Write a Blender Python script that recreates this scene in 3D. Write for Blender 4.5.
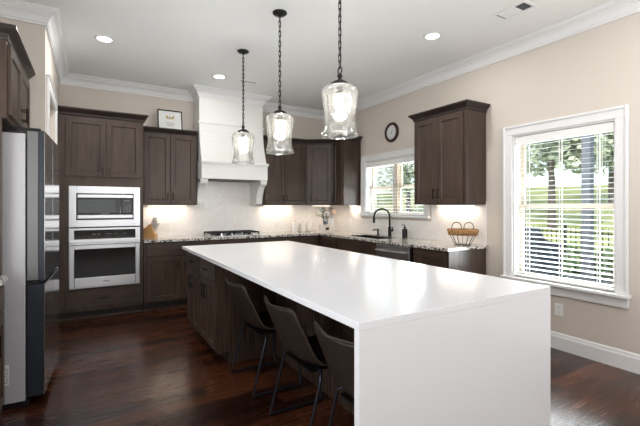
import bpy, bmesh, math, random
from mathutils import Vector, Matrix
random.seed(7)
PI = math.pi
S = bpy.context.scene
COL = S.collection
for o in list(bpy.data.objects):
    bpy.data.objects.remove(o)

# ------------------------------------------------------------------ camera
cd = bpy.data.cameras.new('camera'); cam = bpy.data.objects.new('camera', cd); COL.objects.link(cam)
cd.sensor_fit = 'HORIZONTAL'; cd.sensor_width = 36.0
cd.lens = 386.5 / 640 * 36.0
cd.shift_y = -7.0 / 640
cd.clip_start = 0.02; cd.clip_end = 300
cam.location = (0, 0, 1.35)
cam.rotation_euler = (PI / 2, 0, -math.atan(230.5 / 386.5))
S.camera = cam

# ------------------------------------------------------------------ world, sun, large lights, exposure
W = bpy.data.worlds.new('world'); S.world = W; W.use_nodes = True
wn = W.node_tree; wn.nodes.clear()
wo = wn.nodes.new('ShaderNodeOutputWorld'); wb = wn.nodes.new('ShaderNodeBackground')
sky = wn.nodes.new('ShaderNodeTexSky'); sky.sky_type = 'NISHITA'
sky.sun_disc = False; sky.sun_elevation = math.radians(48); sky.sun_rotation = math.radians(250)
sky.air_density = 1.0; sky.dust_density = 2.5; sky.ozone_density = 1.0
wn.links.new(sky.outputs[0], wb.inputs[0]); wn.links.new(wb.outputs[0], wo.inputs[0])
wb.inputs[1].default_value = 0.4

def light(name, kind, loc, rot, energy, color=(1, 1, 1), **kw):
    ld = bpy.data.lights.new(name, kind); lo = bpy.data.objects.new(name, ld); COL.objects.link(lo)
    lo.location = loc; lo.rotation_euler = rot; ld.energy = energy; ld.color = color
    for k, v in kw.items():
        setattr(ld, k, v)
    return lo
light('sun', 'SUN', (-10, -5, 20), (math.radians(40), 0, math.radians(-70)), 1.5, (1, .95, .86), angle=.01)
# added fill lamps standing in for daylight from the unseen open room
light('rear_fill', 'AREA', (1.4, -3.9, 1.75), (PI / 2, 0, 0), 44, (.92, .96, 1), shape='RECTANGLE', size=4.4, size_y=2.2)  # added fill from the rear; the wall there has no window
light('living_room_up_fill', 'AREA', (1.4, -2.0, .35), (PI, 0, 0), 52, (1, .99, .97), shape='RECTANGLE', size=4.2, size_y=3.4)  # added fill pointing up to brighten the ceiling behind the camera
light('left_fill', 'AREA', (-1.04, 1.15, 1.75), (0, -PI / 2 - .3, 0), 60, (.92, .96, 1), shape='RECTANGLE', size=1.8, size_y=2.0)  # added fill for the right wall and ceiling; no window stands here
light('breakfast_fill', 'POINT', (2.85, .45, 1.95), (0, 0, 0), 24, (.98, .985, 1), shadow_soft_size=.28)  # added fill for the lower right wall; no fixture hangs here
light('side_fill', 'AREA', (3.74, -1.9, 1.5), (0, PI / 2, 0), 20, (.92, .96, 1), shape='RECTANGLE', size=2.0, size_y=2.6)  # added fill from the right; the wall is solid at this spot
light('breakfast_window_daylight', 'AREA', (4.5, 1.975, .95), (0, PI / 2 + .55, 0), 125, (.92, .965, 1), shape='RECTANGLE', size=1.0, size_y=1.3)
light('sink_window_daylight', 'AREA', (4.5, 4.3, 1.25), (0, PI / 2 + .55, 0), 125, (.92, .965, 1), shape='RECTANGLE', size=.9, size_y=1.5)

S.view_settings.view_transform = 'Standard'; S.view_settings.look = 'None'
S.view_settings.exposure = 0.13; S.view_settings.gamma = 1.0
S.view_settings.use_curve_mapping = False

# ------------------------------------------------------------------ materials
def srgb(r, g, b):
    f = lambda c: (c / 255 / 12.92) if c / 255 <= .04045 else ((c / 255 + .055) / 1.055) ** 2.4
    return (f(r), f(g), f(b), 1)

def mat(name, col, rough=.5, metal=0., spec=.5, coat=0., emit=None, estr=0., trans=0.):
    m = bpy.data.materials.new(name); m.use_nodes = True
    b = m.node_tree.nodes['Principled BSDF']
    b.inputs['Base Color'].default_value = col
    b.inputs['Roughness'].default_value = rough; b.inputs['Metallic'].default_value = metal
    b.inputs['Specular IOR Level'].default_value = spec; b.inputs['Coat Weight'].default_value = coat
    b.inputs['Coat Roughness'].default_value = .08
    b.inputs['Transmission Weight'].default_value = trans
    if emit:
        b.inputs['Emission Color'].default_value = emit; b.inputs['Emission Strength'].default_value = estr
    return m

def N(m, t, **kw):
    n = m.node_tree.nodes.new(t)
    for k, v in kw.items():
        setattr(n, k, v)
    return n
def L(m, a, b): m.node_tree.links.new(a, b)
def BS(m): return m.node_tree.nodes['Principled BSDF']
def coords(m, scale=(1, 1, 1), rot=(0, 0, 0), src='Object'):
    tc = N(m, 'ShaderNodeTexCoord'); mp = N(m, 'ShaderNodeMapping')
    mp.inputs['Scale'].default_value = scale; mp.inputs['Rotation'].default_value = rot
    L(m, tc.outputs[src], mp.inputs['Vector']); return mp.outputs['Vector']
def ramp(m, fac, stops):
    r = N(m, 'ShaderNodeValToRGB')
    while len(r.color_ramp.elements) < len(stops): r.color_ramp.elements.new(.5)
    for e, (p, c) in zip(r.color_ramp.elements, stops): e.position = p; e.color = c
    L(m, fac, r.inputs[0]); return r.outputs[0]
def noise(m, vec, scale, detail=4, rough=.55):
    n = N(m, 'ShaderNodeTexNoise'); n.inputs['Scale'].default_value = scale
    n.inputs['Detail'].default_value = detail; n.inputs['Roughness'].default_value = rough
    L(m, vec, n.inputs['Vector']); return n.outputs['Fac']
def bump(m, h, strength=.2, dist=.002):
    b = N(m, 'ShaderNodeBump'); b.inputs['Strength'].default_value = strength; b.inputs['Distance'].default_value = dist
    L(m, h, b.inputs['Height']); L(m, b.outputs[0], BS(m).inputs['Normal'])

def painted(name, col, rough=.6, var=.02):
    m = mat(name, col, rough); v = coords(m); n = noise(m, v, 60, 3)
    bump(m, n, .06, .001); return m

def wood(name, dark, light_, axis='z', rough=.38, scale=1.0):
    m = mat(name, dark, rough, 0, .4)
    st = {'z': (38, 38, 2.2), 'x': (2.2, 38, 38)}[axis]
    v = coords(m, tuple(s * scale for s in st))
    n1 = noise(m, v, 1.0, 5, .6)
    v2 = coords(m, (3, 3, 1.2) if axis == 'z' else (1.2, 3, 3)); n2 = noise(m, v2, 1.4, 3)
    mx = N(m, 'ShaderNodeMath', operation='ADD'); L(m, n1, mx.inputs[0]); L(m, n2, mx.inputs[1])
    hf = N(m, 'ShaderNodeMath', operation='MULTIPLY'); hf.inputs[1].default_value = .5; L(m, mx.outputs[0], hf.inputs[0])
    c = ramp(m, hf.outputs[0], [(.32, dark), (.68, light_)])
    L(m, c, BS(m).inputs['Base Color']); bump(m, n1, .08, .0008)
    return m

M = {}
M['wall'] = painted('beige_wall_paint', srgb(209, 200, 190), .7)
M['ceiling'] = painted('ceiling_paint', srgb(238, 238, 236), .8)
M['trim'] = painted('white_trim_paint', srgb(231, 231, 231), .35)
M['hood'] = painted('white_hood_paint', srgb(228, 227, 224), .4)
M['cab'] = wood('stained_maple', srgb(44, 33, 27), srgb(82, 65, 55))
M['cabh'] = wood('stained_maple_horizontal', srgb(44, 33, 27), srgb(82, 65, 55), 'x')
M['crown'] = wood('stained_maple_crown', srgb(34, 26, 23), srgb(54, 42, 37), 'x')
M['toe'] = mat('dark_toe_kick', srgb(38, 30, 27), .5)
M['steel'] = mat('brushed_stainless', srgb(218, 220, 224), .3, 1)
v = coords(M['steel'], (2, 160, 160)); bump(M['steel'], noise(M['steel'], v, 1, 2), .05, .0005)
M['steel_soft'] = mat('satin_appliance_steel', srgb(176, 178, 182), .38, .85)
M['fridge_face'] = mat('mirror_grey_steel', srgb(214, 214, 214), .13, .95)
M['fridge_side'] = mat('grey_fridge_side', srgb(186, 185, 188), .45, .2)
M['slate'] = mat('dark_slate_edge', srgb(40, 46, 54), .4, .3)
M['blackglass'] = mat('black_glass', srgb(12, 12, 13), .06, 0, .5)
M['mwglass'] = mat('microwave_glass', srgb(40, 46, 48), .1, 0, .6)
M['black'] = mat('matte_black_metal', srgb(24, 23, 24), .42, .4)
M['bronze'] = mat('dark_bronze', srgb(36, 31, 29), .4, .7)
M['castiron'] = mat('cast_iron', srgb(26, 25, 25), .6, .2)
M['chrome'] = mat('chrome', srgb(225, 225, 225), .12, 1)
M['white_plastic'] = mat('white_plastic', srgb(238, 238, 236), .4)
M['grey_mark'] = mat('grey_print', srgb(120, 120, 122), .6)
M['ceramic'] = mat('white_ceramic', srgb(240, 238, 233), .2)
M['lightwood'] = wood('pale_wood', srgb(176, 128, 78), srgb(214, 172, 118))
M['whitewood'] = wood('whitewashed_wood', srgb(214, 208, 198), srgb(236, 232, 226))
M['almond'] = mat('almond_vinyl', srgb(200, 186, 166), .5)
M['blind'] = mat('white_blind', srgb(240, 239, 236), .5)
M['cord'] = mat('white_cord', srgb(232, 231, 228), .7)
M['quartz'] = mat('white_quartz', srgb(232, 233, 236), .16, 0, .5)
q = M['quartz']; v = coords(q); L(q, ramp(q, noise(q, v, 90, 3), [(.3, srgb(222, 223, 227)), (.7, srgb(226, 227, 230))]), BS(q).inputs['Base Color'])

def granite():
    m = mat('speckled_granite', srgb(225, 222, 216), .14)
    v = coords(m)
    a = ramp(m, noise(m, v, 34, 5, .7), [(.42, srgb(52, 47, 46)), (.49, srgb(168, 160, 152)), (.57, srgb(236, 233, 227))])
    vo = N(m, 'ShaderNodeTexVoronoi'); vo.inputs['Scale'].default_value = 70; L(m, v, vo.inputs['Vector'])
    b = ramp(m, vo.outputs['Distance'], [(.12, srgb(60, 56, 55)), (.24, (1, 1, 1, 1))])
    mx = N(m, 'ShaderNodeMixRGB', blend_type='MULTIPLY'); mx.inputs[0].default_value = .55
    L(m, a, mx.inputs[1]); L(m, b, mx.inputs[2]); L(m, mx.outputs[0], BS(m).inputs['Base Color']); return m
M['granite'] = granite()

def tiles(name, across):
    """white chevron tile: 'across' is the horizontal world axis of the wall"""
    m = mat(name, srgb(238, 232, 226), .22)
    tc = N(m, 'ShaderNodeTexCoord'); sp = N(m, 'ShaderNodeSeparateXYZ'); L(m, tc.outputs['Object'], sp.inputs[0])
    h = sp.outputs[across]; z = sp.outputs['Z']
    def mth(op, a, b=None):
        n = N(m, 'ShaderNodeMath', operation=op)
        for i, x in enumerate((a, b)):
            if x is None: continue
            if isinstance(x, (int, float)): n.inputs[i].default_value = x
            else: L(m, x, n.inputs[i])
        return n.outputs[0]
    pp = mth('PINGPONG', h, .05)
    zz = mth('ADD', z, pp)
    g1 = mth('PINGPONG', zz, .024)                      # distance to a slanted grout line
    g2 = mth('PINGPONG', h, .05)                        # distance to a vertical grout line
    g2b = mth('SUBTRACT', .05, g2)
    mn = g1
    cl = mth('FLOOR', mth('DIVIDE', zz, .048)); cl2 = mth('FLOOR', mth('DIVIDE', h, .05))
    cmb = N(m, 'ShaderNodeCombineXYZ'); L(m, cl, cmb.inputs[0]); L(m, cl2, cmb.inputs[1])
    wn_ = N(m, 'ShaderNodeTexWhiteNoise'); L(m, cmb.outputs[0], wn_.inputs[0])
    base = ramp(m, wn_.outputs['Value'], [(0, srgb(240, 236, 232)), (1, srgb(246, 243, 240))])
    g = ramp(m, mn, [(.0012, (0, 0, 0, 1)), (.003, (1, 1, 1, 1))])
    mx = N(m, 'ShaderNodeMixRGB'); L(m, g, mx.inputs[0]); mx.inputs[1].default_value = srgb(228, 223, 219); L(m, base, mx.inputs[2])
    L(m, mx.outputs[0], BS(m).inputs['Base Color']); bump(m, g, .1, .001); return m
M['tile_back'] = tiles('chevron_tile_back', 'X'); M['tile_right'] = tiles('chevron_tile_right', 'Y')

def floor_mat():
    m = mat('dark_hardwood', srgb(60, 36, 26), .3, 0, .6)
    v = coords(m)
    br = N(m, 'ShaderNodeTexBrick'); br.offset = .37; br.offset_frequency = 2; br.squash = 1
    br.inputs['Scale'].default_value = 1; br.inputs['Brick Width'].default_value = 1.15; br.inputs['Row Height'].default_value = .127
    br.inputs['Mortar Size'].default_value = .0016; br.inputs['Mortar Smooth'].default_value = .3; br.inputs['Bias'].default_value = -.1
    br.inputs['Color1'].default_value = srgb(48, 22, 13); br.inputs['Color2'].default_value = srgb(118, 66, 38); br.inputs['Mortar'].default_value = srgb(22, 13, 10)
    L(m, v, br.inputs['Vector'])
    v2 = coords(m, (1.6, 26, 1)); n = noise(m, v2, 1.6, 6, .62)
    g = ramp(m, n, [(.3, srgb(150, 142, 138)), (.7, (1, 1, 1, 1))])
    v3 = coords(m, (.8, 1.6, 1)); n3 = noise(m, v3, 1.2, 3)
    g3 = ramp(m, n3, [(.3, srgb(165, 160, 158)), (.7, (1, 1, 1, 1))])
    mx = N(m, 'ShaderNodeMixRGB', blend_type='MULTIPLY'); mx.inputs[0].default_value = .8
    L(m, br.outputs['Color'], mx.inputs[1]); L(m, g, mx.inputs[2])
    mx2 = N(m, 'ShaderNodeMixRGB', blend_type='MULTIPLY'); mx2.inputs[0].default_value = .8
    L(m, mx.outputs[0], mx2.inputs[1]); L(m, g3, mx2.inputs[2])
    L(m, mx2.outputs[0], BS(m).inputs['Base Color'])
    r = ramp(m, n, [(.3, (.2, .2, .2, 1)), (.8, (.33, .33, .33, 1))]); L(m, r, BS(m).inputs['Roughness'])
    ad = N(m, 'ShaderNodeMath', operation='SUBTRACT'); L(m, n, ad.inputs[0]); L(m, br.outputs['Fac'], ad.inputs[1])
    bump(m, ad.outputs[0], .2, .0015); return m
M['floor'] = floor_mat()

def thin_glass(name, tint, gloss=.05, facing=.35, white=0., rough=.02):
    m = bpy.data.materials.new(name); m.use_nodes = True; nt = m.node_tree; nt.nodes.clear()
    out = nt.nodes.new('ShaderNodeOutputMaterial')
    tr = nt.nodes.new('ShaderNodeBsdfTransparent'); tr.inputs[0].default_value = tint
    gl = nt.nodes.new('ShaderNodeBsdfGlossy'); gl.inputs['Roughness'].default_value = rough
    lw = nt.nodes.new('ShaderNodeLayerWeight'); lw.inputs[0].default_value = facing
    ad = nt.nodes.new('ShaderNodeMath'); ad.operation = 'MULTIPLY_ADD'; ad.inputs[1].default_value = .5; ad.inputs[2].default_value = gloss
    ad.use_clamp = True
    mx = nt.nodes.new('ShaderNodeMixShader')
    nt.links.new(lw.outputs['Fresnel'], ad.inputs[0]); nt.links.new(ad.outputs[0], mx.inputs[0])
    nt.links.new(tr.outputs[0], mx.inputs[1]); nt.links.new(gl.outputs[0], mx.inputs[2])
    last = mx
    if white:
        df = nt.nodes.new('ShaderNodeBsdfTranslucent'); df.inputs[0].default_value = (.95, .94, .9, 1)
        tc = nt.nodes.new('ShaderNodeTexCoord'); ns = nt.nodes.new('ShaderNodeTexNoise'); ns.inputs['Scale'].default_value = 38
        ns.inputs['Detail'].default_value = 3
        nt.links.new(tc.outputs['Object'], ns.inputs['Vector'])
        mr = nt.nodes.new('ShaderNodeMapRange'); mr.inputs[1].default_value = .35; mr.inputs[2].default_value = .75
        mr.inputs[3].default_value = white * .3; mr.inputs[4].default_value = white * 1.6
        nt.links.new(ns.outputs['Fac'], mr.inputs[0])
        mx2 = nt.nodes.new('ShaderNodeMixShader'); nt.links.new(mr.outputs[0], mx2.inputs[0])
        nt.links.new(mx.outputs[0], mx2.inputs[1]); nt.links.new(df.outputs[0], mx2.inputs[2]); last = mx2
        bp = nt.nodes.new('ShaderNodeBump'); bp.inputs['Strength'].default_value = .35; bp.inputs['Distance'].default_value = .004
        nt.links.new(ns.outputs['Fac'], bp.inputs['Height']); nt.links.new(bp.outputs[0], gl.inputs['Normal'])
    nt.links.new(last.outputs[0], out.inputs[0]); return m
M['pane'] = thin_glass('window_glass', (.97, .985, .98, 1), .01, .25)
M['shade'] = thin_glass('seeded_glass', (.96, .96, .95, 1), .07, .45, white=.03)
M['vase'] = thin_glass('clear_vase_glass', (.86, .88, .9, 1), .08, .4)
M['bulb'] = mat('lit_bulb', (1, .9, .75, 1), .4, emit=(1, .92, .8, 1), estr=26)
M['led'] = mat('lit_led_lens', (1, 1, 1, 1), .4, emit=(1, .94, .85, 1), estr=14)
M['strip'] = mat('lit_under_cabinet_strip', (1, 1, 1, 1), .4, emit=(1, .86, .7, 1), estr=6)

# ------------------------------------------------------------------ mesh helpers
class MB:
    def __init__(s): s.bm = bmesh.new()
    def box(s, x0, x1, y0, y1, z0, z1):
        v = [s.bm.verts.new(p) for p in ((x0, y0, z0), (x1, y0, z0), (x1, y1, z0), (x0, y1, z0), (x0, y0, z1), (x1, y0, z1), (x1, y1, z1), (x0, y1, z1))]
        for f in ((3, 2, 1, 0), (4, 5, 6, 7), (0, 1, 5, 4), (1, 2, 6, 5), (2, 3, 7, 6), (3, 0, 4, 7)):
            s.bm.faces.new([v[i] for i in f])
        return s
    def prism(s, pts, ax, a, b):
        """closed 2D outline extruded along axis ax ('x': pts=(y,z); 'y': (x,z); 'z': (x,y))"""
        def P(p, t): return {'x': (t, p[0], p[1]), 'y': (p[0], t, p[1]), 'z': (p[0], p[1], t)}[ax]
        A = [s.bm.verts.new(P(p, a)) for p in pts]; B = [s.bm.verts.new(P(p, b)) for p in pts]
        n = len(pts)
        s.bm.faces.new(A); s.bm.faces.new(list(reversed(B)))
        for i in range(n): s.bm.faces.new((A[i], B[i], B[(i + 1) % n], A[(i + 1) % n]))
        return s
    def tube(s, pts, r, n=10, closed=False, caps=True):
        pts = [Vector(p) for p in pts]; R = r if isinstance(r, (list, tuple)) else [r] * len(pts)
        rings = []; m = len(pts); up = None
        for i, p in enumerate(pts):
            if closed: d = pts[(i + 1) % m] - pts[i - 1]
            else: d = pts[min(i + 1, m - 1)] - pts[max(i - 1, 0)]
            d.normalize()
            if up is None:
                up = Vector((0, 0, 1)) if abs(d.z) < .9 else Vector((1, 0, 0))
            a = up - d * up.dot(d)
            if a.length < 1e-5: a = d.orthogonal()
            a.normalize(); up = a; b = d.cross(a)
            rings.append([s.bm.verts.new(p + a * (R[i] * math.cos(2 * PI * k / n)) + b * (R[i] * math.sin(2 * PI * k / n))) for k in range(n)])
        for i in range(m if closed else m - 1):
            A, B = rings[i], rings[(i + 1) % m]
            for k in range(n): s.bm.faces.new((A[k], A[(k + 1) % n], B[(k + 1) % n], B[k]))
        if caps and not closed:
            s.bm.faces.new(list(reversed(rings[0]))); s.bm.faces.new(rings[-1])
        return s
    def lathe(s, prof, n=32, c=(0, 0, 0), cap=True):
        rings = [[s.bm.verts.new((c[0] + r * math.cos(2 * PI * k / n), c[1] + r * math.sin(2 * PI * k / n), c[2] + z)) for k in range(n)] for r, z in prof]
        for A, B in zip(rings, rings[1:]):
            for k in range(n): s.bm.faces.new((A[k], A[(k + 1) % n], B[(k + 1) % n], B[k]))
        if cap:
            s.bm.faces.new(list(reversed(rings[0]))); s.bm.faces.new(rings[-1])
        return s
    def ball(s, c, r, u=12, v=8, sc=(1, 1, 1)):
        g = bmesh.ops.create_uvsphere(s.bm, u_segments=u, v_segments=v, radius=r)
        for x in g['verts']: x.co = Vector((x.co.x * sc[0] + c[0], x.co.y * sc[1] + c[1], x.co.z * sc[2] + c[2]))
        return s
    def sweep(s, path, prof, closed=False):
        """profile (offset to the right of travel, z) swept along a 2D path with mitres"""
        P = [Vector(p) for p in path]; n = len(P); rings = []
        for i, p in enumerate(P):
            def nrm(a, b): d = (b - a).normalized(); return Vector((d.y, -d.x))
            if closed: n1, n2 = nrm(P[i - 1], p), nrm(p, P[(i + 1) % n])
            else:
                n1 = nrm(P[i - 1], p) if i else nrm(p, P[1]); n2 = nrm(p, P[i + 1]) if i < n - 1 else n1
            mi = (n1 + n2); mi = mi / max(.2, mi.dot(n1)) if mi.length > 1e-6 else n1
            rings.append([s.bm.verts.new((p.x + mi.x * o, p.y + mi.y * o, z)) for o, z in prof])
        k = len(prof)
        for i in range(n if closed else n - 1):
            A, B = rings[i], rings[(i + 1) % n]
            for j in range(k): s.bm.faces.new((A[j], B[j], B[(j + 1) % k], A[(j + 1) % k]))
        if not closed:
            s.bm.faces.new(rings[0]); s.bm.faces.new(list(reversed(rings[-1])))
        return s
    def panel(s, x0, x1, z0, z1, y0, t=.019, rail=.058, rec=.011):
        """shaker front in the XZ plane, face towards -Y at y0"""
        bm = s.bm; y1 = y0 + t; e = rail; b = .007
        def q(a, y): return [bm.verts.new((x, y, z)) for x, z in ((x0 + a, z0 + a), (x1 - a, z0 + a), (x1 - a, z1 - a), (x0 + a, z1 - a))]
        r = [q(0, y1), q(0, y0 + .0025), q(.0025, y0), q(e, y0), q(e + b, y0 + rec)]
        for A, B in zip(r, r[1:]):
            for k in range(4): bm.faces.new((A[k], A[(k + 1) % 4], B[(k + 1) % 4], B[k]))
        bm.faces.new(r[-1]); bm.faces.new(list(reversed(r[0]))); return s
    def xf(s, mtx):
        bmesh.ops.transform(s.bm, matrix=mtx, verts=s.bm.verts); return s
    def build(s, name, m, parent=None, smooth=False, bevel=0, sub=0, solid=0, seg=2):
        bmesh.ops.recalc_face_normals(s.bm, faces=s.bm.faces)
        me = bpy.data.meshes.new(name); s.bm.to_mesh(me); s.bm.free()
        o = bpy.data.objects.new(name, me); COL.objects.link(o); me.materials.append(m)
        if smooth:
            for p in me.polygons: p.use_smooth = True
        if solid:
            md = o.modifiers.new('s', 'SOLIDIFY'); md.thickness = solid; md.offset = 0
        if bevel:
            md = o.modifiers.new('b', 'BEVEL'); md.width = bevel; md.segments = seg; md.limit_method = 'ANGLE'; md.angle_limit = math.radians(40)
        if sub:
            md = o.modifiers.new('u', 'SUBSURF'); md.levels = sub; md.render_levels = sub
        if parent: o.parent = parent
        return o

def thing(name, label, cat, loc=(0, 0, 0), rz=0, group=None):
    o = bpy.data.objects.new(name, None); COL.objects.link(o); o.empty_display_size = .1
    o.location = loc; o.rotation_euler = (0, 0, rz); o['label'] = label; o['category'] = cat
    if group: o['group'] = group
    return o
def tag(o, label, cat, group=None):
    o['label'] = label; o['category'] = cat
    if group: o['group'] = group
    return o
def struct(o): o['kind'] = 'structure'; return o
def dup(root, loc, rz=None, label=None, group=None):
    r = root.copy(); COL.objects.link(r); r.location = loc
    if rz is not None: r.rotation_euler = (0, 0, rz)
    if label: r['label'] = label
    if group: r['group'] = group
    for ch in list(root.children):
        c = ch.copy(); COL.objects.link(c); c.parent = r
        for g in ch.children:
            d = g.copy(); COL.objects.link(d); d.parent = c
    return r

# ------------------------------------------------------------------ room shell
XR, YB, ZC = 3.80, 5.95, 3.04
XW, YA, XL, YF = -.33, 4.10, -1.09, -4.0        # pantry wall, alcove wall, left wall, rear wall
T_ = .16
W1 = (1.515, 2.435, .62, 2.085)                   # window opening y0,y1,z0,z1 (breakfast window)
W2 = (3.67, 4.94, 1.215, 2.055)                 # sink window
struct(MB().box(XL - T_, XR + T_, YF - T_, YB + T_, -.12, 0).build('floor', M['floor']))
struct(MB().box(XL - T_, XR + T_, YF - T_, YB + T_, ZC, ZC + .2).build('ceiling', M['ceiling']))
struct(MB().box(XW - T_, XR + T_, YB, YB + T_, 0, ZC).build('wall_back', M['wall']))
w = MB(); ys = [(YF, W1[0]), (W1[1], W2[0]), (W2[1], YB)]
for a, b in ys: w.box(XR, XR + T_, a, b, 0, ZC)
for a in (W1, W2):
    w.box(XR, XR + T_, a[0], a[1], 0, a[2]); w.box(XR, XR + T_, a[0], a[1], a[3], ZC)
struct(w.build('wall_right', M['wall']))
D1 = (4.27, 5.19, 2.41)
w = MB().box(XW - T_, XW, YA, D1[0], 0, ZC).box(XW - T_, XW, D1[1], YB, 0, ZC).box(XW - T_, XW, D1[0], D1[1], D1[2], ZC)
struct(w.build('wall_pantry', M['wall']))
struct(MB().box(XL, XW - T_, YA, YA + T_, 0, ZC).build('wall_alcove', M['wall']))
struct(MB().box(XL - T_, XL, YF, YA + T_, 0, ZC).build('wall_left', M['wall']))
struct(MB().box(XL - T_, XR + T_, YF - T_, YF, 0, ZC).build('wall_front', M['wall']))

# crown moulding round the room and round the hood chase
CR = [(o_, ZC + z_) for o_, z_ in ((0, -.13), (.015, -.13), (.015, -.112), (.023, -.108), (.027, -.092), (.042, -.066), (.066, -.046), (.076, -.043), (.076, -.032), (.09, -.028), (.1, -.014), (.108, -.012), (.108, 0), (0, 0))]
HX0, HX1, HY = 1.345, 2.315, 5.62
path = [(XL, YF), (XL, YA), (XW, YA), (XW, YB), (HX0, YB), (HX0, HY), (HX1, HY), (HX1, YB), (XR, YB), (XR, YF)]
struct(MB().sweep(path, CR).build('trim_1', M['trim']))
BBp = [(0, 0), (.016, 0), (.016, .115), (.011, .13), (.009, .145), (.004, .155), (0, .155)]
struct(MB().sweep([(XR, 2.72), (XR, YF)], BBp).build('baseboard_right', M['trim']))
struct(MB().sweep([(XL, YF), (XL, .2)], BBp).build('baseboard_left', M['trim']))

# pantry door with casing (mostly behind the refrigerator)
dr = struct(MB().box(XW - .09, XW - .05, D1[0], D1[1], .01, D1[2]).build('door_1', M['trim']))
c = MB()
for a, b in ((D1[0] - .09, D1[0]), (D1[1], D1[1] + .09)): c.box(XW, XW + .02, a, b, 0, D1[2] + .09)
c.box(XW, XW + .02, D1[0], D1[1], D1[2], D1[2] + .09); c.box(XW, XW + .03, D1[0] - .1, D1[1] + .1, D1[2] + .09, D1[2] + .105)
c.build('door_casing', M['trim'], dr, bevel=.004)
p = MB()
for z0, z1 in ((.2, 1.0), (1.15, 2.25)): p.panel(D1[0] + .12, D1[1] - .12, z0, z1, 0, .02, .05)
p.xf(Matrix.Translation((XW - .035, 0, 0)) @ Matrix(((0, -1, 0, 0), (1, 0, 0, 0), (0, 0, 1, 0), (0, 0, 0, 1)))).build('door_panel', M['trim'], dr)
MB().ball((0, 0, 0), .028).build('door_knob', M['bronze'], dr, smooth=True).location = (XW - .03, D1[0] + .08, .95)

# windows --------------------------------------------------------------
def window(name, op, mull, label):
    y0, y1, z0, z1 = op; X = XR
    fr = MB()                                    # jamb liner
    fr.box(X, X + .12, y0, y0 + .015, z0, z1).box(X, X + .12, y1 - .015, y1, z0, z1).box(X, X + .12, y0 + .015, y1 - .015, z1 - .015, z1)
    root = struct(fr.build(name, M['trim']))
    cs = .095 if mull is None else .09
    c = MB()                                     # casing with an outer back-band
    for a, b in ((y0 - cs, y0), (y1, y1 + cs)): c.box(X - .02, X, a, b, z0, z1)
    c.box(X - .02, X, y0 - cs, y1 + cs, z1, z1 + cs)
    bb = .022
    for a, b in ((y0 - cs, y0 - cs + bb), (y1 + cs - bb, y1 + cs)): c.box(X - .034, X - .02, a, b, z0, z1 + cs)
    c.box(X - .034, X - .02, y0 - cs + bb, y1 + cs - bb, z1 + cs - bb, z1 + cs)
    c.build('window_casing', M['trim'], root, bevel=.004)
    MB().box(X - .065, X + .12, y0 - cs - .013, y1 + cs + .013, z0 - .028, z0).build('window_sill', M['trim'], root, bevel=.006)
    if mull is None:
        MB().box(X - .022, X, y0 - cs, y1 + cs, z0 - .115, z0 - .028).build('window_apron', M['trim'], root, bevel=.008)
    units = [(y0 + .015, y1 - .015)] if mull is None else [(y0 + .015, mull - .035), (mull + .035, y1 - .015)]
    if mull: MB().box(X + .06, X + .13, mull - .035, mull + .035, z0, z1 - .015).build('window_mullion', M['almond'], root)
    zm = (z0 + z1) / 2
    for a, b in units:
        for lo, hi, dx in ((z0, zm + .02, .085), (zm - .02, z1 - .015, .108)):
            f = MB(); s_ = .042; t = .022
            f.box(X + dx, X + dx + t, a, a + s_, lo, hi).box(X + dx, X + dx + t, b - s_, b, lo, hi)
            f.box(X + dx, X + dx + t, a + s_, b - s_, lo, lo + s_).box(X + dx, X + dx + t, a + s_, b - s_, hi - s_, hi)
            sash = f.build('window_sash', M['almond'], root, bevel=.002)
            MB().box(X + dx + .009, X + dx + .013, a + s_, b - s_, lo + s_, hi - s_).build('window_pane', M['pane'], sash)
    return root
window('window_1', W1, None, '')
window('window_2', W2, 4.305, '')

def blind(op, label, tassel):
    y0, y1, z0, z1 = op; y0 += .02; y1 -= .02; X = XR + .03
    r = thing('window_blind', label, 'blind', (X, (y0 + y1) / 2, z0))
    h = z1 - .02 - z0; hw = (y1 - y0) / 2
    MB().box(-.022, .03, -hw, hw, h - .075, h).build('valance', M['blind'], r, bevel=.004)
    s_ = MB(); zt = h - .1; n = int((zt - .05) / .046)
    for i in range(n + 1):
        z = .05 + i * (zt - .05) / n; a = math.radians(7)
        for sgn in (1,):
            dx, dz = .024 * math.cos(a), .024 * math.sin(a)
            s_.prism([(-dx, z - dz - .0013), (dx, z + dz - .0013), (dx, z + dz + .0013), (-dx, z - dz + .0013)], 'y', -hw + .004, hw - .004)
    s_.build('slats', M['blind'], r)
    MB().box(-.024, .024, -hw + .004, hw - .004, .006, .026).build('bottom_rail', M['blind'], r, bevel=.003)
    for k in (-.72, 0, .72):
        for x in (-.025, .025):
            MB().box(x - .001, x + .001, k * hw - .004, k * hw + .004, .02, h - .07).build('ladder_cord', M['cord'], r)
    for dy, ln in tassel:
        c = MB().tube([(-.03, dy, h - .07), (-.03, dy, h - ln)], .0016, 6)
        cd_ = c.build('pull_cord', M['cord'], r)
        MB().lathe([(.002, .03), (.006, .02), (.009, 0), (.004, -.006)], 10, (-.03, dy, h - ln)).build('cord_tassel', M['white_plastic'], cd_, smooth=True)
    return r
blind(W1, 'open white slatted blind filling the tall window on the right', ((-.38, .42), (-.36, .46), (.40, .5)))
blind(W2, 'open white slatted blind in the small window above the sink', ((-.55, .3), (.56, .4)))

# backsplash tile ------------------------------------------------------
CT = .914
t = MB().box(.60, 3.79, YB - .01, YB, CT - .002, 1.40).box(1.34, 2.32, YB - .01, YB, 1.40, 1.76)
struct(t.build('backsplash_back', M['tile_back']))
t = MB().box(XR - .01, XR, 2.745, YB - .01, CT - .002, 1.15)
t.box(XR - .01, XR, 2.745, 3.545, 1.15, 1.40).box(XR - .01, XR, 5.062, YB - .01, 1.15, 1.40)
struct(t.build('backsplash_right', M['tile_right']))

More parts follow.
